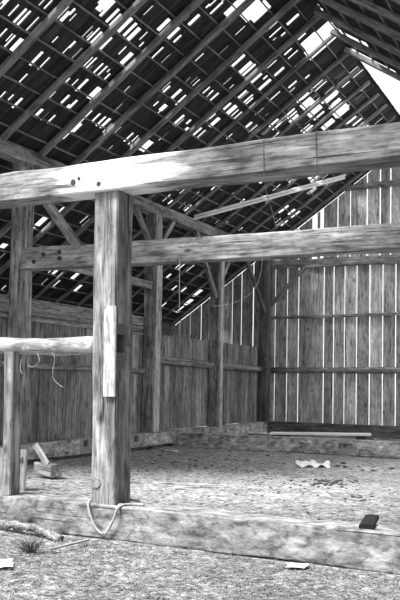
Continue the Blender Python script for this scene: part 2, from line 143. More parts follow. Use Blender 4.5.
def wood(name, lo, hi, blotch=.5, crack=.7, grain=(.7, 16, 16), knots=True, bump=.9, patch=None, stain=.28, mid=(3.2, 24, 24)):
    m, n, l, b = nt(name)
    at = n.new('ShaderNodeAttribute'); at.attribute_name = 'g'; g = at.outputs['Vector']
    tn = n.new('ShaderNodeAttribute'); tn.attribute_name = 'tone'
    fine = noi(n, l, mapped(n, l, g, grain), 1, 7, .74, .3)
    col = ramp(n, l, fine, [(.3, lo), (.52, (lo + hi) / 2), (.72, hi)])
    bl = noi(n, l, mapped(n, l, g, (.9, 3.2, 3.2), (3, 7, 1)), 1, 4, .6, .5)
    col = mul(n, l, col, ramp(n, l, bl, [(.32, 1 - blotch), (.66, 1 + blotch * .45)]))
    st = noi(n, l, mapped(n, l, g, (5, 7, 7), (8, 2, 5)), 1, 5, .7)
    col = mul(n, l, col, ramp(n, l, st, [(.3, 1 - stain), (.5, 1), (.7, 1 + stain * .5)]))
    md = noi(n, l, mapped(n, l, g, mid, (5, 1, 8)), 1, 3, .6, .6)
    col = mul(n, l, col, ramp(n, l, md, [(.36, .5), (.48, 1), (.64, 1.2)]))
    cr = noi(n, l, mapped(n, l, g, (.55, 34, 34), (1, 4, 9)), 1, 3, .5, .2)
    crk = ramp(n, l, cr, [(.30, 1 - crack), (.37, 1)])
    col = mul(n, l, col, crk)
    if knots:
        vo = n.new('ShaderNodeTexVoronoi'); vo.inputs['Scale'].default_value = 1
        l.new(mapped(n, l, g, (2.1, 4.2, 4.2), (.3, .6, .2)), vo.inputs['Vector'])
        col = mul(n, l, col, ramp(n, l, vo.outputs['Distance'], [(.05, .3), (.15, .8), (.2, 1)]))
    if patch:                               # a stretch of the timber coloured paler, ragged along the grain
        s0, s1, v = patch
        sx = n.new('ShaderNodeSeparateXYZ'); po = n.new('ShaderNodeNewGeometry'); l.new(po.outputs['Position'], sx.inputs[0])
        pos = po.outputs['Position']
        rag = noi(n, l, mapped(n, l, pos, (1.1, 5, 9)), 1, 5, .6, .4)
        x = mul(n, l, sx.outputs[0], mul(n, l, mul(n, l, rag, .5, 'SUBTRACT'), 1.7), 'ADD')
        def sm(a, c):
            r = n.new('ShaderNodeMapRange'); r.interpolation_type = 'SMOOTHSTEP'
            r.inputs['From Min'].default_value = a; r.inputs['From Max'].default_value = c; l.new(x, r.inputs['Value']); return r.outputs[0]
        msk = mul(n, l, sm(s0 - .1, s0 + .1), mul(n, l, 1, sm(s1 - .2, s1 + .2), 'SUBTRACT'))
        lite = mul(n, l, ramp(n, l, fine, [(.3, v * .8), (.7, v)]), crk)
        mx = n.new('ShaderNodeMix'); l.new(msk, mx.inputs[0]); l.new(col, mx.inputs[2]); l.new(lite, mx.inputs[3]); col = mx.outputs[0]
    col = mul(n, l, col, mul(n, l, tn.outputs['Fac'], 1, 'ADD'), clamp=False)
    l.new(col, b.inputs['Base Color'])
    bp = n.new('ShaderNodeBump'); bp.inputs['Strength'].default_value = bump; bp.inputs['Distance'].default_value = .02
    l.new(mul(n, l, mul(n, l, fine, .6), mul(n, l, crk, mul(n, l, st, .7), 'ADD'), 'ADD'), bp.inputs['Height']); l.new(bp.outputs[0], b.inputs['Normal'])
    return m
def plain(name, v, rough=.85, var=.35, sc=14):
    m, n, l, b = nt(name); tc = n.new('ShaderNodeTexCoord')
    x = noi(n, l, tc.outputs['Object'], sc, 5, .6)
    l.new(ramp(n, l, x, [(.3, v * (1 - var)), (.7, v * (1 + var * .4))]), b.inputs['Base Color']); b.inputs['Roughness'].default_value = rough
    return m
M = {
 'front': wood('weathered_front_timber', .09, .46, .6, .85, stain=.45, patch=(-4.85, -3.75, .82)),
 'beam': wood('weathered_timber', .13, .52, .5, .8, stain=.4),
 'post': wood('post_timber', .09, .50, .55, .85, stain=.4),
 'sill': wood('sill_timber', .11, .46, .35, .5, grain=(5, 11, 11), stain=.55, mid=(8, 15, 15)),
 'sidesill': wood('pale_sill_timber', .22, .8, .4, .5, grain=(5, 11, 11), stain=.6, mid=(8, 15, 15)),
 'dark': wood('dark_timber', .09, .22, .5, .6),
 'pole': wood('roof_pole', .14, .36, .3, .4, grain=(1, 10, 10), knots=False),
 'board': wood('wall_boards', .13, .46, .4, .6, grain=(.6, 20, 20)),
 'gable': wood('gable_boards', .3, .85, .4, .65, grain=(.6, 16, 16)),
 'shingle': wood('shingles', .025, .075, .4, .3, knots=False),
 'log': wood('peeled_log', .18, .6, .5, .8, grain=(5, 6, 6)),
 'bright': wood('pale_board_and_lit_side', .4, .75, .35, .6), 'pale': wood('pale_board', .32, .58, .25, .4),  # bright: the nailed board, and light painted onto the post sides
 'white': plain('whitewashed', .9, var=.1), 'paper': plain('paper', .82, var=.25, sc=30),
 'black': plain('charred', .02), 'rope': plain('rope_fibre', .42, sc=60), 'wire': plain('wire_steel', .12, .6), 'pegm': plain('peg_end', .06),
 'stone': plain('field_stone', .22, sc=9), 'clod': plain('dry_clod', .06, sc=20),
}
# ------------------------------------------------------------------ ground
def ground_z(x, y):
    a = noise.noise(Vector((x * .9, y * .9, 2))) * .02 + noise.noise(Vector((x * 3.1, y * 3.1, 7))) * .012 + noise.noise(Vector((x * 9, y * 9, 4))) * .006
    return a - .012
def make_ground():
    m, n, l, b = nt('earth_floor')
    po = n.new('ShaderNodeNewGeometry').outputs['Position']
    sx = n.new('ShaderNodeSeparateXYZ'); l.new(po, sx.inputs[0])
    f1 = noi(n, l, po, 19, 7, .8); f2 = noi(n, l, po, 1.7, 5, .6, .4); f3 = noi(n, l, po, 7, 4, .65)
    col = mul(n, l, ramp(n, l, f1, [(.36, .05), (.5, .275), (.64, .57)]), ramp(n, l, f2, [(.33, .72), (.64, 1.18)]))
    col = mul(n, l, col, ramp(n, l, f3, [(.36, .45), (.47, .95), (.62, 1.2)]))
    mr = n.new('ShaderNodeMapRange'); l.new(sx.outputs[1], mr.inputs['Value']); mr.inputs['From Min'].default_value = 6.5; mr.inputs['From Max'].default_value = 7.2
    mr.inputs['To Min'].default_value = 1; mr.inputs['To Max'].default_value = 1.2       # dusty earth inside, coloured lighter in place of missing light; trodden earth, straw outside
    col = mul(n, l, col, mr.outputs[0])
    l.new(col, b.inputs['Base Color']); b.inputs['Roughness'].default_value = 1
    bp = n.new('ShaderNodeBump'); bp.inputs['Strength'].default_value = .8; bp.inputs['Distance'].default_value = .03
    l.new(mul(n, l, f1, mul(n, l, f3, .8), 'ADD'), bp.inputs['Height']); l.new(bp.outputs[0], b.inputs['Normal'])
    xs = [-60, -30, -20] + [-14 + .09 * i for i in range(int(18 / .09))] + [6, 20, 40]
    ys = [-40, -15, 0] + [3 + .09 * i for i in range(int(21 / .09))] + [26, 40, 70]
    v = [(x, y, ground_z(x, y)) for y in ys for x in xs]; k = len(xs)
    f = [(j * k + i, j * k + i + 1, (j + 1) * k + i + 1, (j + 1) * k + i) for j in range(len(ys) - 1) for i in range(k - 1)]
    me = bpy.data.meshes.new('ground'); me.from_pydata(v, [], f)
    for p in me.polygons: p.use_smooth = True
    me.materials.append(m); o = bpy.data.objects.new('ground', me); C.objects.link(o); return struct(o)
make_ground()
g = G()                                     # straw trodden into the yard before the sill, thinner inside
for i in range(15000):
    if i < 11000: x, y = R_.uniform(-6.6, -.4), R_.uniform(3.9, 6.46)
    else: x, y = R_.uniform(-9, -1), 6.9 + 8 * R_.random() ** 1.6
    L = R_.uniform(.03, .13) if y < 6.5 else R_.uniform(.03, .09); a = R_.uniform(0, 6.283); w = R_.uniform(.0015, .004)
    c, s_ = math.cos(a), math.sin(a); z = ground_z(x, y) + .002; lift = R_.uniform(.0, .03) if R_.random() < .35 else R_.uniform(0, .008)
    g.tone = R_.uniform(-.6, .45); i0 = len(g.v)
    bend = R_.uniform(-.02, .02)
    for k, (t, zz) in enumerate(((0, .0), (.5, lift * .8 + .003), (1, lift))):
        px, py = x + c * L * t - s_ * bend * math.sin(t * 3.1416), y + s_ * L * t + c * bend * math.sin(t * 3.1416)
        if y < 6.5 and py > 6.47: py = 6.47
        for q in (-1, 1): g.add((px - s_ * w * q, py + c * w * q, z + zz), (t, q, 0))
    g.f += [(i0, i0 + 1, i0 + 3, i0 + 2), (i0 + 2, i0 + 3, i0 + 5, i0 + 4)]
stuff(g.build('straw_litter', wood('straw', .30, .5, .3, .1, knots=False)), 'short dry straw trodden into the earth before and inside the barn', 'straw')
def blob(g, c, r, sq=.6, m=9, seed=0):
    i0 = len(g.v); o = Vector((R_.uniform(0, 50), 0, 0)); rows = 5
    for i in range(rows + 1):
        th = math.pi * i / rows
        for j in range(m):
            ph = 2 * math.pi * j / m
            d = Vector((math.sin(th) * math.cos(ph), math.sin(th) * math.sin(ph), math.cos(th)))
            k = r * (1 + .8 * noise.noise(o + d * 1.9))
            g.add(Vector(c) + Vector((d.x * k, d.y * k, d.z * k * sq)), d * r)
    for i in range(rows):
        for j in range(m):
            a, b_ = i0 + i * m + j, i0 + i * m + (j + 1) % m
            g.f.append((a, b_, b_ + m, a + m))
g = G()
def clods(cx, cy, sx, sy, n_, r0, r1):
    for i in range(n_):
        x, y = R_.gauss(cx, sx), R_.gauss(cy, sy)
        if y < 7 or y > 16.8 or x < -9: continue
        r = R_.uniform(r0, r1); blob(g, (x, y, ground_z(x, y) + r * .1), r, .45)
clods(-3.75, 12.0, .22, .35, 60, .012, .04); clods(-2.9, 10.7, .12, .15, 16, .01, .03); clods(-5.5, 12.9, .5, .3, 30, .01, .03)
clods(-4.0, 10.8, .8, .9, 40, .008, .028); clods(-6, 12, 1.6, 2.0, 130, .008, .022); clods(-4.3, 14.6, .5, .25, 14, .03, .06); clods(-3.5, 9.5, .9, .9, 40, .006, .022); clods(-7.6, 13.5, .8, 1.8, 60, .015, .04)
stuff(g.build('dirt_crumbs', M['clod']), 'dark crumbled dung and dirt scattered over the barn floor', 'dirt')

# ------------------------------------------------------------------ roof
S = sorted(tuple(float(c) for c in q.split(',')) for q in DATA_SLITS.split())
def make_roof(name, fr, v0, v1, slits, ya, y1, step=.405, phase=5.02, front=None):
    """shingles in courses between the battens; slits = (y, width, v0, v1) where light comes through"""
    g = G()
    edges = [phase - step * k for k in range(40)]; edges = [v0] + sorted(e for e in edges if v0 + .05 < e < v1 - .03) + [v1]
    for a, b in zip(edges, edges[1:]):
        y0 = ya if front is None else front((a + b) / 2)
        act = sorted((max(y0, y - w / 2), min(y1, y + w / 2), max(a, s0), min(b, s1)) for y, w, s0, s1 in slits if s1 > a + .02 and s0 < b - .02 and y0 < y < y1)
        cuts = sorted({y0, y1} | {q[0] for q in act} | {q[1] for q in act})
        y = y0
        while y < y1:
            y += R_.uniform(.09, .17); cuts.append(min(y, y1))
        cuts = sorted(set(cuts))
        zo, tn = 0, 0
        for c0, c1 in zip(cuts, cuts[1:]):
            if c1 - c0 < .002: pass
            mid = (c0 + c1) / 2
            zo, tone = R_.uniform(0, .012), R_.uniform(-.35, .35)
            spans = [(a, b)]
            for q in act:
                if q[0] - 1e-6 <= mid <= q[1] + 1e-6:
                    ns = []
                    for s0, s1 in spans:
                        if q[3] <= s0 or q[2] >= s1: ns.append((s0, s1)); continue
                        if q[2] > s0 + .015: ns.append((s0, q[2]))
                        if q[3] < s1 - .015: ns.append((q[3], s1))
                    spans = ns
            for s0, s1 in spans:
                g.seed(tone); g.box(c0 - .002, c1 + .002, s0 - .003, s1 + .003, zo, zo + .022, 1, fr)
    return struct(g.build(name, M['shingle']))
frL = lambda q: (WX + q[1] * CS - q[2] * SN, q[0], Z0 + q[1] * SN + q[2] * CS)
frR = lambda q: (RX + q[1] * CS + q[2] * SN, q[0], RZ - q[1] * SN + q[2] * CS)
S = [(y, max(.042, w * 1.4), a - .015, b + .015) for y, w, a, b in S]
S += [(15.22, .42, 4.64, 5.0), (15.62, .24, 4.66, 5.3), (15.25, .3, 5.04, 5.3), (12.75, .6, 4.2, 4.6), (12.6, .3, 4.0, 4.2), (10.12, .22, 2.78, 3.0)]
for i in range(75):      # the shingles are loosest up near the gable peak
    y, k = R_.uniform(16.4, 22.8), R_.randrange(0, 5); v = 5.02 - .405 * R_.choice((1, 2, 2, 3, 3, 4, 5, 6)) + .05
    for q in range(R_.randint(1, 3)): S.append((y + q * .09, R_.uniform(.03, .06), v + R_.uniform(0, .08), v + .33))
def y_front(v): return YL if v < 2.4 else 9.1 if v < 2.85 else 9.75 if v < 3.3 else 10.3 if v < 3.85 else 10.9 if v < 4.3 else 11.5  # upper front cut back out of view to let more light in
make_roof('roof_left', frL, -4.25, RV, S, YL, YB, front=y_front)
rs = [(13.5, .10, .95, 1.2), (14.85, 1.2, .0, .09), (15.75, .85, .08, .85), (18.5, 4.2, .05, 1.25), (21.3, 1.6, .05, .9), (20.0, 5.2, 1.2, 5.2), (17.0, .6, 1.3, 1.9),  # the wide opening low on the slope is unseen, added to admit light
      (13.9, .03, 1.3, 1.5), (12.7, .02, 1.8, 2.0), (14.7, .04, 1.0, 1.1)]
for k in range(40):
    y, v = R_.uniform(YR, 23), R_.uniform(1.2, 5.8)
    if 11 < y < 17 and v < 3: continue
    rs.append((y, R_.uniform(.02, .05), v, v + .28))
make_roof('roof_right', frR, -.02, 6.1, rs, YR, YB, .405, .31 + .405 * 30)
ordn = ['first', 'second', 'third', 'fourth', 'fifth', 'sixth', 'seventh', 'eighth', 'ninth', 'tenth', 'eleventh', 'twelfth', 'thirteenth', 'fourteenth', 'fifteenth', 'sixteenth',
        'seventeenth', 'eighteenth', 'nineteenth', 'twentieth', 'twenty-first', 'twenty-second', 'twenty-third', 'twenty-fourth', 'twenty-fifth', 'twenty-sixth', 'twenty-seventh']
# rafters: poles up the slope
yl = [8.4, 9.42, 10.55, 11.6, 12.55, 13.55, 14.52, 15.5, 16.45, 17.35, 18.25, 19.1, 20.0, 20.9, 21.8, 22.7]
k = 0
for i, y in enumerate(yl):
    g = G(); j = R_.uniform(-.04, .04)
    g.timber(frL((y + j, -4.2, -.10 if y < 15 else -.075)), frL((y - j, RV - .06 if y > 11 else 2.9 + (y - 8.4) * .6, -.10 if y < 15 else -.075)), (.105 if y < 13 else .09 if y < 16 else .075), (.11 if y < 15 else .075), wob=.012, ch=.03, seg=.4)
    o = g.build('rafter', M['pole'], smooth=False)
    tag(o, 'pole rafter of the left roof slope, %s from the gable wall' % ordn[len(yl) - 1 - i], 'rafter', 'rafters under the left roof slope')
yr = [4.2, 5.2, 6.3, 7.4, 8.5, 9.6, 10.35, 11.35, 12.32, 13.25, 14.3, 15.25, 16.25, 22.9]
for i, y in enumerate(yr):
    g = G(); j = R_.uniform(-.03, .03)
    g.timber(frR((y + j, .07, -.105)), frR((y - j, 6.2, -.105)), .10, .11, wob=.012, ch=.03, seg=.4)
    tag(g.build('rafter', M['pole']), 'pole rafter of the right roof slope, %s from the gable wall' % ordn[len(yr) - 1 - i], 'rafter', 'rafters under the right roof slope')
bl = [5.02 - .405 * k for k in range(23)]
for i, v in enumerate(bl):
    g = G(); g.timber(frL((y_front(v) - .1, v, -.015)), frL((YB - .05, v, -.015)), .03, .03, wob=.004, ch=.004, seg=1.0, up=frL((0, 0, 1)) and (-SN, 0, CS))
    tag(g.build('roof_batten', M['pole']), 'thin batten under the left roof shingles, %s down from the ridge' % ordn[i], 'batten', 'battens under the left roof slope')
brv = [.31 + .405 * k for k in range(15)]
for i, v in enumerate(brv):
    g = G(); g.timber(frR((YR, v, -.015)), frR((YB - .05 if v > 5.2 else 16.35, v, -.015)), .03, .03, wob=.004, ch=.004, seg=1.0, up=(SN, 0, CS))
    tag(g.build('roof_batten', M['pole']), 'thin batten under the right roof shingles, %s down from the ridge' % ordn[i], 'batten', 'battens under the right roof slope')

# ------------------------------------------------------------------ gable wall and side walls
def roof_z(x): return Z0 + TN * (x - WX) if x < RX else RZ - TN * (x - RX)
def boards(g, x0, x1, zlo, zhi, gaps, wmin=.26, wmax=.4, y=YB, gw=.03):
    """upright boards; gaps = (x, width) where daylight shows"""
    gaps = sorted((gx, w * .55) for gx, w in gaps); cur = x0; ed = []
    for gx, w in gaps + [(x1, 0)]:
        a, b = cur, gx - w / 2
        n_ = max(1, round((b - a) / .33)); ed += [(a + (b - a) * k / n_, a + (b - a) * (k + 1) / n_) for k in range(n_)]
        cur = gx + w / 2
    for a, b in ed:
        g.seed(R_.uniform(-.3, .3)); d = R_.uniform(0, .012); i0 = len(g.v)
        za, zb = (zhi, zhi) if zhi is not None else (roof_z(a) - .012, roof_z(b) - .012)
        top = [(a + .001, za), (b - .001, zb)]
        if zhi is None and a < RX < b: top.insert(1, (RX, RZ - .02))
        prof = [(a + .001, zlo), (b - .001, zlo)] + top[::-1]
        for yy in (y + d, y + d + .025):
            for x, z in prof: g.add((x, yy, z), (z, x, yy))
        m = len(prof); g.f.append(tuple(i0 + q for q in range(m))); g.f.append(tuple(i0 + m + q for q in reversed(range(m))))
        for q in range(m): g.f.append((i0 + q, i0 + (q + 1) % m, i0 + m + (q + 1) % m, i0 + m + q))
g = G()
lower = [(-9.12, .035), (-8.72, .035), (-8.35, .04), (-7.97, .012), (-7.54, .045), (-7.23, .05), (-6.89, .04), (-6.52, .04), (-6.13, .055), (-5.74, .05), (-5.36, .05)]
lower += [(-5 + .37 * k + R_.uniform(-.04, .04), R_.uniform(.01, .05)) for k in range(21)]
boards(g, -9.3, 3.3, .3, 5.2, [q for q in lower if q[0] < 3.1 and q[0] < 3.2], y=YB) if False else None
def zclip(lo, hi, x0, x1, gaps):
    boards(g, x0, x1, lo, hi, gaps)
zclip(.30, 5.22, -9.3, -1.0, [q for q in lower if q[0] < -1.2])
zclip(.30, None, -1.0, 3.2, [q for q in lower if -.8 < q[0] < 3.0])
upper = [(-8.38, .05), (-7.86, .3), (-7.63, .2), (-7.13, .05), (-6.74, .05), (-6.23, .06), (-5.84, .06), (-5.53, .06)] + [(-5.15 + .37 * k, .04) for k in range(11)]
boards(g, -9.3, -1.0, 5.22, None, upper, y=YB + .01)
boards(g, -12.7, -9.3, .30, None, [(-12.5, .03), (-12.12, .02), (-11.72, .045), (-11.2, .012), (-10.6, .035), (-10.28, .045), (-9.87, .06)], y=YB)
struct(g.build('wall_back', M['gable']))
# half-height board wall behind the aisle posts
g = G()
def ywall(g, x, y0, y1, z0, z1, w=.3, slope=0):
    n_ = max(1, round((y1 - y0) / w)); e = [y0 + (y1 - y0) * k / n_ for k in range(n_ + 1)]
    e = [e[0]] + [q + R_.uniform(-.05, .05) for q in e[1:-1]] + [e[-1]]
    for a, b in zip(e, e[1:]):
        g.seed(R_.uniform(-.3, .3)); d = R_.uniform(0, .012)
        g.box(x - .025 - d, x - d, a + .004, b - .004, z0, z1 + R_.uniform(-.012, .012), 2)
        g.box(x - .04 - d, x - .026 - d, a - .03, b + .03, z0, z1 - .03, 2)
XW = -9.49
ywall(g, XW, 3.0, 15.95, .365, 3.0); ywall(g, XW, 15.95, YB - .02, .365, 2.66, .24)
struct(g.build('wall_left', M['board']))
g = G(); ywall(g, -12.62, YF, YB - .02, -.02, 3.42, .35); struct(g.build('wall_outer_left', M['board']))
g = G(); ywall(g, .5, -6, 9.4, -.02, 5.2, .3); struct(g.build('added_shade_wall', M['shingle']))  # added out of view to keep sky light off the front post's side
g = G(); g.box(XW, XW + .035, 3.0, 15.78, 2.72, 3.02, 1); o = g.build('trim_1', M['board']); struct(o)
g = G(); g.box(XW, XW + .03, 3.0, 15.78, 2.60, 2.685, 1); struct(g.build('trim_2', M['beam']))

# ------------------------------------------------------------------ timbers
T = timber
XP = -9.34
aisle = [(11.25, .31, 5.42, 'thick square aisle post standing under the mid-height tie beam', 'post'), (15.97, .32, 5.42, 'aisle post with the light on its side coloured pale, second along the half-height wall', 'post'),
         (19.41, .28, 5.42, 'slim aisle post halfway between the pale-edged post and the gable corner', 'post'), (22.9, .31, 5.42, 'dark corner post where the half-height wall meets the gable wall', 'dark')]
for y, s_, zt, lab, mt in aisle:
    T('post', (XP, y, .36), (XP, y, zt), s_, .28, M[mt], lab, 'post', up=(0, 1, 0) if False else (1, 0, 0), wob=.012)
o = bpy.data.objects['post.001']
g = G(); g.timber((-9.185, 15.98, .37), (-9.185, 16.0, 4.6), .25, .03, up=(1, 0, 0)); g.build('lit_side_strip', M['bright'], o)  # pale strip stands in for light from the right on this face
bpy.data.objects['lit_side_strip'].matrix_parent_inverse = Matrix()
g = G(); g.timber((-9.19, 19.45, .37), (-9.19, 19.46, 5.3), .18, .03, up=(1, 0, 0)); g.build('lit_side_strip', M['bright'], bpy.data.objects['post.002'])  # side light on the slim post, also laid on as a pale strip
T('wall_plate', (XP, 3.6, 5.55), (XP, 23.12, 5.55), .28, .26, M['beam'], 'long squared plate along the tops of the aisle posts, carrying the rafters', 'beam', wob=.012)
T('girt', (XP + .03, 11.42, 3.75), (XP + .03, 15.8, 3.75), .12, .17, M['beam'], 'horizontal timber between the first two aisle posts, below the plate', 'beam')
for (y0, z0), (y1, z1), lab in (((15.80, 4.62), (15.02, 5.43), 'short brace leaning towards the front from the pale-edged aisle post'), ((16.14, 4.72), (16.78, 5.43), 'short brace leaning towards the gable from the pale-edged aisle post'),
                                ((19.26, 3.85), (18.0, 5.43), 'brace rising towards the front from the slim aisle post'), ((19.56, 4.35), (20.45, 5.43), 'brace rising towards the gable from the slim aisle post'),
                                ((22.74, 3.75), (21.0, 5.43), 'dark brace rising from the corner post along the half-height wall')):
    T('brace', (XP + .05, y0, z0), (XP + .05, y1, z1), .10, .13, M['dark'] if 'dark' in lab else M['beam'], lab, 'brace')
T('brace', (-9.22, 22.98, 3.95), (-8.1, 23.02, 5.12), .09, .12, M['pole'], 'pole brace across the gable boards beside the corner post', 'brace')
# mid-height tie beam, its brace
mid = T('tie_beam', (-9.1, 11.12, 3.645), (-.6, 11.12, 3.60), .30, .37, M['beam'], 'squared tie beam across the barn behind the front post, second from front', 'beam', wob=.016, sag=.02, taper=1.0)
for x, z in ((-8.62, 3.69), (-8.28, 3.71), (-8.82, 3.57), (-8.27, 3.60)):
    g = G(); g.log([(x, 10.94, z), (x, 10.99, z)], .035, 8); g.build('peg', M['pegm'], mid)
T('brace', (-9.24, 11.12, 5.28), (-7.98, 11.12, 3.78), .13, .15, M['beam'], 'diagonal brace from the thick aisle post down onto the mid-height tie beam', 'brace')
# front bent
tie = T('tie_beam', (-9.3, 6.62, 3.535), (-.4, 6.62, 3.535), .32, .30, M['front'], 'heavy hewn tie beam over the front post, with a pale stretch', 'beam', wob=.018)
for x, z, r in ((-4.42, 3.45, .028), (-4.27, 3.455, .026), (-4.73, 3.50, .032), (-4.66, 3.53, .02)):
    g = G(); g.log([(x, 6.455, z), (x, 6.50, z)], r, 8); g.build('peg', M['pegm'], tie)
fp = T('post', (-4.325, 6.66, .31), (-4.37, 6.66, 3.39), .285, .285, M['post'], 'big square front post standing on the front sill beam', 'post', up=(0, 1, 0), wob=.014)
cut(fp, [(-4.31, -4.05, 6.48, 6.66, 1.79, 1.97)])
g = G(); g.timber((-4.265, 6.50, 1.36), (-4.275, 6.50, 2.24), .135, .035, up=(0, 1, 0)); o = g.build('nailed_board', M['bright'], fp); o['label'] = 'pale board nailed upright on the front face'
g = G(); g.log([(-4.41, 6.505, .52), (-4.41, 6.525, .52)], .055, 12); g.build('knot', M['pole'], fp)
sill = T('sill_beam', (-9.3, 6.67, .14), (-.4, 6.67, .162), .34, .32, M['sill'], 'heavy squared sill beam on the ground under the front post', 'beam', wob=.018)
T('post', (-5.53, 6.60, .31), (-5.545, 6.60, 1.80), .115, .17, M['post'], 'short thin post on the front sill holding up the log rail', 'post', up=(0, 1, 0))
g = G(); pts = [(-9.2 + .39 * k, 6.63, 1.865 + .012 * math.sin(k)) for k in range(12)] + [(-4.62, 6.62, 1.868), (-4.50, 6.62, 1.868)]
g.log(pts, .088, 16, .14, sub=3); g.v = [(x, y, z) for x, y, z in g.v]
tag(g.build('log_rail', M['log'], smooth=True), 'pale peeled log rail running into the front post', 'rail')
for x, y, lab in ((-9.34, 6.62, 'post'), (-.6, 6.62, 'post'), (-.6, 11.12, 'post')):
    T('post', (x, y, .0), (x, y, 5.42 if x > -1 or True else 3), .28, .28, M['post'], {(-9.34): 'square aisle post at the far end of the front tie beam', (-.6): 'square aisle post under the right-hand plate, %s' % ('at the front tie beam' if y < 8 else 'at the mid-height tie beam')}[x], 'post', up=(0, 1, 0))
T('wall_plate', (-.6, 3.6, 5.55), (-.6, 23.12, 5.55), .28, .26, M['beam'], 'long squared plate on the right-hand posts, under the right roof slope', 'beam', seg=.6)
# side sill, floor beams
o = T('sill_beam', (XP - .03, 8.6, .215), (XP - .03, 16.98, .215), .34, .29, M['sidesill'], 'squared sill beam along the half-height wall, with two mortise holes', 'beam', wob=.018)
cut(o, [(-9.34, -9.1, 13.13, 13.29, .20, .33), (-9.34, -9.1, 15.05, 15.23, .19, .33)])
T('sill_beam', (XP - .03, 17.32, .215), (XP - .03, 23.0, .215), .34, .29, M['sidesill'], 'squared sill beam along the half-height wall, behind the long floor beam', 'beam', wob=.018)
for i, y in enumerate((9.2, 12.2, 16.2, 18.6, 21.8)):
    g = G(); blob(g, (XP - .04, y, .01), .13, .55, 10); tag(g.build('footing_stone', M['stone']), 'rough stone under the side sill beam, %s from the front' % ordn[i], 'stone', 'stones under the side sill')
o = T('floor_beam', (-9.6, 17.16, .15), (-.5, 17.16, .17), .32, .34, M['sidesill'], 'long squared beam lying across the earth floor, with one mortise hole', 'beam', wob=.018)
cut(o, [(-5.15, -4.85, 16.9, 17.1, .15, .25)])
T('sill_beam', (-9.2, 23.0, .20), (3.0, 23.0, .20), .30, .36, M['dark'], 'dark sill beam under the gable wall boards', 'beam', wob=.012)
g = G(); g.timber((-7.0, 17.62, .362), (-4.75, 18.2, .40), .42, .05, wob=.006, ch=.006); tag(g.build('plank', M['white']), 'bright white plank lying behind the long floor beam', 'plank')
g = G(); g.timber((-7.0, 18.05, .17), (-6.75, 17.85, .17), .3, .32, wob=.01); tag(g.build('timber_offcut', M['dark']), 'dark offcut under the near end of the white plank', 'timber')
g = G(); g.timber((-5.05, 18.35, .18), (-4.8, 18.25, .18), .3, .34, wob=.01); tag(g.build('timber_offcut', M['dark']), 'dark offcut under the far end of the white plank', 'timber')
# rails
yr_ = YB - .07
for x0, x1, z0, z1, r, sq, lab, mt in ((-9.3, -3.2, 7.47, 7.49, .085, True, 'squared top rail high on the gable boards', 'beam'), (-9.2, -.8, 5.26, 5.20, .13, True, 'broad squared rail on the gable wall just under the mid-height tie beam', 'beam'),
                                   (-9.2, -.8, 3.60, 3.66, .045, True, 'thin rail across the gable boards above the log rail', 'beam'), (-9.2, -.8, 1.96, 2.02, .095, False, 'round log rail across the gable boards', 'beam')):
    g = G()
    if sq: g.timber((x0, yr_, z0), (x1, yr_, z1), .12, r * 2, wob=.012)
    else: g.log([(x0 + (x1 - x0) * k / 14, yr_, z0 + (z1 - z0) * k / 14) for k in range(15)], r, 12, .2)
    if z0 > 7: pass
    tag(g.build('wall_rail', M[mt], smooth=not sq), lab, 'rail')
g = G(); g.log([(XW + .06, 4 + 11.75 * k / 12, 1.80 - .003 * k) for k in range(13)], .06, 10, .2); tag(g.build('wall_rail', M['beam'], smooth=True), 'slender round rail on the half-height wall before the pale-edged post', 'rail')
g = G(); g.log([(XW + .09, 16.14 + 6.6 * k / 8, 2.04 - .008 * k) for k in range(9)], .095, 12, .2); tag(g.build('wall_rail', M['beam'], smooth=True), 'round log rail on the half-height wall between pale-edged post and corner', 'rail')
PX, PY, PZ = 2.78, 3.83, 1.70
# hay pole
for d, lab in ((0, 'long thin pole slanting from plate to gable, upper of the pair'), (-.09, 'long thin pole slanting from plate to gable, lower of the pair')):
    g = G(); g.log([(-9.2 + PX * k / 8, 17.72 + PY * k / 8 + d * .6, 5.74 + d + PZ * k / 8) for k in range(9)], .034, 8, .1)
    tag(g.build('pole', M['white'], smooth=True), lab, 'pole', 'slanting poles')

# ------------------------------------------------------------------ loose things
def tube(name, pts, r, mat, label, cat, m=7, sub=4, group=None, parent=None):
    P = [Vector(p) for p in pts]; Q = []
    for i in range(len(P) - 1):
        a, b, c, d = P[max(i - 1, 0)], P[i], P[i + 1], P[min(i + 2, len(P) - 1)]
        for k in range(sub):
            t = k / sub
            Q.append(.5 * ((2 * b) + (c - a) * t + (2 * a - 5 * b + 4 * c - d) * t * t + (3 * b - a - 3 * c + d) * t ** 3))
    Q.append(P[-1]); g = G(); g.log(Q, r, m, .1); o = g.build(name, mat, smooth=True)
    return tag(o, label, cat, group) if label else o
tube('rope', [(-4.10, 6.84, .325), (-4.22, 6.86, .325), (-4.45, 6.83, .325), (-4.50, 6.66, .33), (-4.475, 6.50, .33), (-4.44, 6.465, .24), (-4.37, 6.46, .11), (-4.28, 6.46, .05), (-4.20, 6.46, .13), (-4.15, 6.46, .22), (-4.12, 6.465, .30), (-4.09, 6.52, .33), (-4.02, 6.6, .33), (-3.92, 6.62, .332)],
     .012, M['rope'], 'old rope looped round the foot of the front post', 'rope')
tube('rope', [(-4.13, 6.56, .328), (-4.12, 6.49, .33), (-4.13, 6.462, .27), (-4.17, 6.455, .17), (-4.215, 6.455, .085), (-4.25, 6.455, .05)], .011, M['rope'], 'short darker rope end hanging beside the loop on the sill', 'rope')
g = G(); g.timber((-1.755, 6.57, .338), (-1.82, 7.02, .350), .12, .045, wob=.006); tag(g.build('charred_block', M['black']), 'black charred block lying on the front sill beam', 'block')
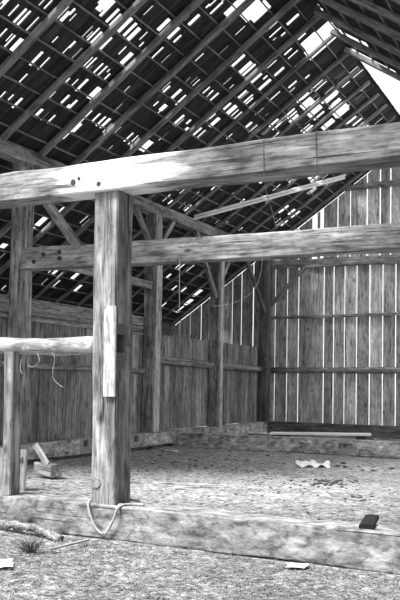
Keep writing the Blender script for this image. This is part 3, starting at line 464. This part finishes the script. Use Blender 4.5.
def sheet(name, cx, cy, w, d, rot, mat, label, cat, amp=.02, n_=8, z=.01, seed=0, fz=None):
    g = G(); c, s_ = math.cos(rot), math.sin(rot); o = Vector((seed * 7.3, 0, 0))
    for lay in (0, .004):
        for j in range(n_ + 1):
            for i in range(n_ + 1):
                u, v = (i / n_ - .5) * w, (j / n_ - .5) * d
                k = 1 + .15 * noise.noise(o + Vector((i * .7, j * .7, 3)))
                x, y = cx + c * u * k - s_ * v * k, cy + s_ * u * k + c * v * k
                h = abs(noise.noise(o + Vector((u / w * 3.3, v / d * 3.3, 0)))) * amp * 2
                g.add((x, y, ground_z(x, y) + z + h + lay), (u, v, 0))
    m_ = (n_ + 1); B = m_ * m_
    for j in range(n_):
        for i in range(n_):
            a = j * m_ + i
            g.f.append((a, a + 1, a + 1 + m_, a + m_)); g.f.append((B + a, B + a + m_, B + a + 1 + m_, B + a + 1))
    rim = [i for i in range(m_)] + [j * m_ + n_ for j in range(1, m_)] + [n_ * m_ + i for i in range(n_ - 1, -1, -1)] + [j * m_ for j in range(n_ - 1, 0, -1)]
    for a, b in zip(rim, rim[1:] + rim[:1]): g.f.append((a, B + a, B + b, b))
    return tag(g.build(name, mat), label, cat)
sheet('newspaper', -4.86, 14.4, .62, .5, .3, M['paper'], 'crumpled pale paper on the earth floor before the long floor beam', 'paper', .09, 11, .0, 4)
sheet('paper_scrap', -2.26, 6.33, .16, .16, .1, M['paper'], 'flat white paper scrap at the foot of the front sill beam', 'paper', .004, 4, .022, 1)
sheet('newspaper', -4.40, 5.03, .34, .2, .75, M['paper'], 'torn newspaper piece on the straw at the near edge of the yard', 'paper', .02, 6, .02, 5)
sheet('paper_scrap', -8.5, 15.45, .34, .3, .2, M['paper'], 'white scrap on the floor before the pale-edged aisle post', 'paper', .03, 5, .012, 8)
sheet('paper_scrap', -5.38, 10.05, .16, .12, .2, M['paper'], 'small pale scrap beside the thin plank on the floor', 'paper', .01, 4, .03, 9)
g = G(); g.timber((-5.9, 10.22, .03), (-5.0, 10.52, .03), .07, .025, wob=.003, ch=.003); tag(g.build('plank', M['pale']), 'thin pale plank lying flat on the earth floor', 'plank')
g = G(); g.timber((-4.33, 5.70, .025), (-4.28, 6.22, .03), .028, .022, wob=.003, ch=.004); tag(g.build('stick', M['pale']), 'short pale stick lying on the straw before the front post', 'stick')
# root lump along the sill
g = G(); g.log([(-5.9, 6.33, .02), (-5.55, 6.38, .04), (-5.25, 6.36, .05), (-5.0, 6.34, .05), (-4.78, 6.28, .03), (-4.6, 6.22, .0)], .04, 9, .8, sub=9); tag(g.build('straw_ridge', bpy.data.materials['earth_floor'], smooth=True), 'lumpy ridge of matted straw along the front sill', 'straw')
g = G()
for k in range(90):
    a, r = R_.uniform(0, 6.283), R_.uniform(.02, .13); L = R_.uniform(.05, .12); x, y = -4.48 + .4 * r * math.cos(a), 5.62 + .4 * r * math.sin(a)
    g.tone = R_.uniform(-.4, .3)
    g.log([(x, y, .0), (x + r * .5 * math.cos(a), y + r * .5 * math.sin(a), L * .8), (x + r * math.cos(a), y + r * math.sin(a), L)], .0035, 4, 0)
tag(g.build('grass_tuft', wood('tuft', .12, .26, .3, .1, knots=False)), 'dark dry grass tuft in the straw of the yard', 'grass')
# upright pale board and the block behind it
g = G(); g.timber((-7.25, 8.66, -.02), (-7.25, 8.70, .555), .46, .05, up=(0, 1, 0), wob=.006); o = tag(g.build('upright_plank', M['pale']), 'wide pale plank standing upright behind the short thin post', 'plank')
g = G(); g.log([(-7.17, 8.66, .44), (-7.05, 8.63, .445)], .018, 8); g.build('peg', M['pale'], o)
g = G(); g.timber((-7.98, 10.2, .12), (-7.50, 10.0, .12), .20, .19, wob=.012); tag(g.build('timber_offcut', M['beam']), 'weathered timber offcut on the floor behind the pale upright plank', 'timber')
g = G(); g.timber((-7.66, 9.98, .21), (-7.92, 10.0, .50), .11, .03, up=(0, 1, 0), wob=.004); tag(g.build('stick', M['pale']), 'short pale board leaning on the timber offcut', 'plank')
# wires
tube('wire', [(-2.67, 6.455, 3.69), (-2.665, 6.452, 3.5), (-2.66, 6.453, 3.38), (-2.64, 6.47, 3.2), (-2.60, 6.5, 3.05), (-2.55, 6.5, 2.86)], .0028, M['wire'], 'thin wire hanging off the front tie beam near its middle', 'wire', 5)
tube('wire', [(-2.185, 6.455, 3.70), (-2.178, 6.45, 3.5), (-2.172, 6.452, 3.38), (-2.16, 6.48, 3.26)], .0028, M['wire'], 'short wire hanging off the front tie beam, towards the gable side', 'wire', 5)
tube('hook', [(-5.93, 10.965, 3.46), (-5.925, 10.955, 3.0), (-5.92, 10.96, 2.66), (-5.95, 10.96, 2.615), (-6.01, 10.96, 2.63), (-6.04, 10.96, 2.66)], .006, M['rope'], 'long wire hook hanging from the mid-height tie beam', 'hook', 5)
tube('string', [(-4.52, 10.95, 3.49), (-4.55, 10.98, 3.2), (-4.66, 11.0, 2.95), (-4.85, 11.0, 2.8), (-5.1, 11.0, 2.72), (-5.35, 11.0, 2.70)], .002, M['rope'], 'loose string dangling from the mid-height tie beam', 'string', 5)
for i, (pts, lab) in enumerate(((([(-5.15, 6.50, 1.78), (-5.1, 6.47, 1.70), (-5.17, 6.46, 1.64), (-5.25, 6.47, 1.66)]), 'twine loop hanging under the log rail near the thin post'),
                                ([(-4.98, 6.52, 1.785), (-4.93, 6.5, 1.72), (-4.94, 6.48, 1.55), (-4.86, 6.48, 1.47), (-4.80, 6.48, 1.44)], 'long twine end hanging under the log rail near the front post'),
                                ([(-5.38, 6.53, 1.72), (-5.37, 6.5, 1.62), (-5.33, 6.49, 1.57)], 'short pale twine end hanging from the thin post'))):
    tube('twine', pts, .0025, M['rope'], lab, 'twine', 5)

# ------------------------------------------------------------------ light and camera
w = bpy.data.worlds.new('sky'); scene.world = w; w.use_nodes = True
bg = w.node_tree.nodes['Background']; bg.inputs[0].default_value = (1, 1, 1, 1); bg.inputs[1].default_value = .95
def sun(name, d, e, ang):
    L = bpy.data.lights.new(name, 'SUN'); L.energy = e; L.angle = math.radians(ang); o = bpy.data.objects.new(name, L); C.objects.link(o)
    o.rotation_euler = Vector(d).to_track_quat('-Z', 'Y').to_euler(); return o
sun('sun', (.29, .45, -.845), 6.3, 22)
cam = bpy.data.cameras.new('camera'); co = bpy.data.objects.new('camera', cam); C.objects.link(co); scene.camera = co
cam.sensor_fit = 'AUTO'; cam.sensor_width = 36; cam.lens = 794.65 * 36 / 600; cam.shift_y = 45 / 600; cam.clip_end = 300
yaw, pitch, roll = -0.468523, 0.0486609, 0.0177855
f = Vector((math.sin(yaw) * math.cos(pitch), math.cos(yaw) * math.cos(pitch), math.sin(pitch)))
rt = Vector((math.cos(yaw), -math.sin(yaw), 0)); up = rt.cross(f)
r2 = math.cos(roll) * rt + math.sin(roll) * up; u2 = -math.sin(roll) * rt + math.cos(roll) * up
mm = Matrix((r2, u2, -f)).transposed().to_4x4(); mm.translation = (0, 0, 1.5); co.matrix_world = mm
vs = scene.view_settings; vs.view_transform = 'Standard'; vs.look = 'None'; vs.gamma = 1; vs.use_curve_mapping = False; vs.exposure = 0.55
scene.cycles.max_bounces = 10; scene.cycles.diffuse_bounces = 6
try: scene.cycles.use_denoising = True; scene.cycles.denoising_prefilter = 'NONE'
except Exception: pass
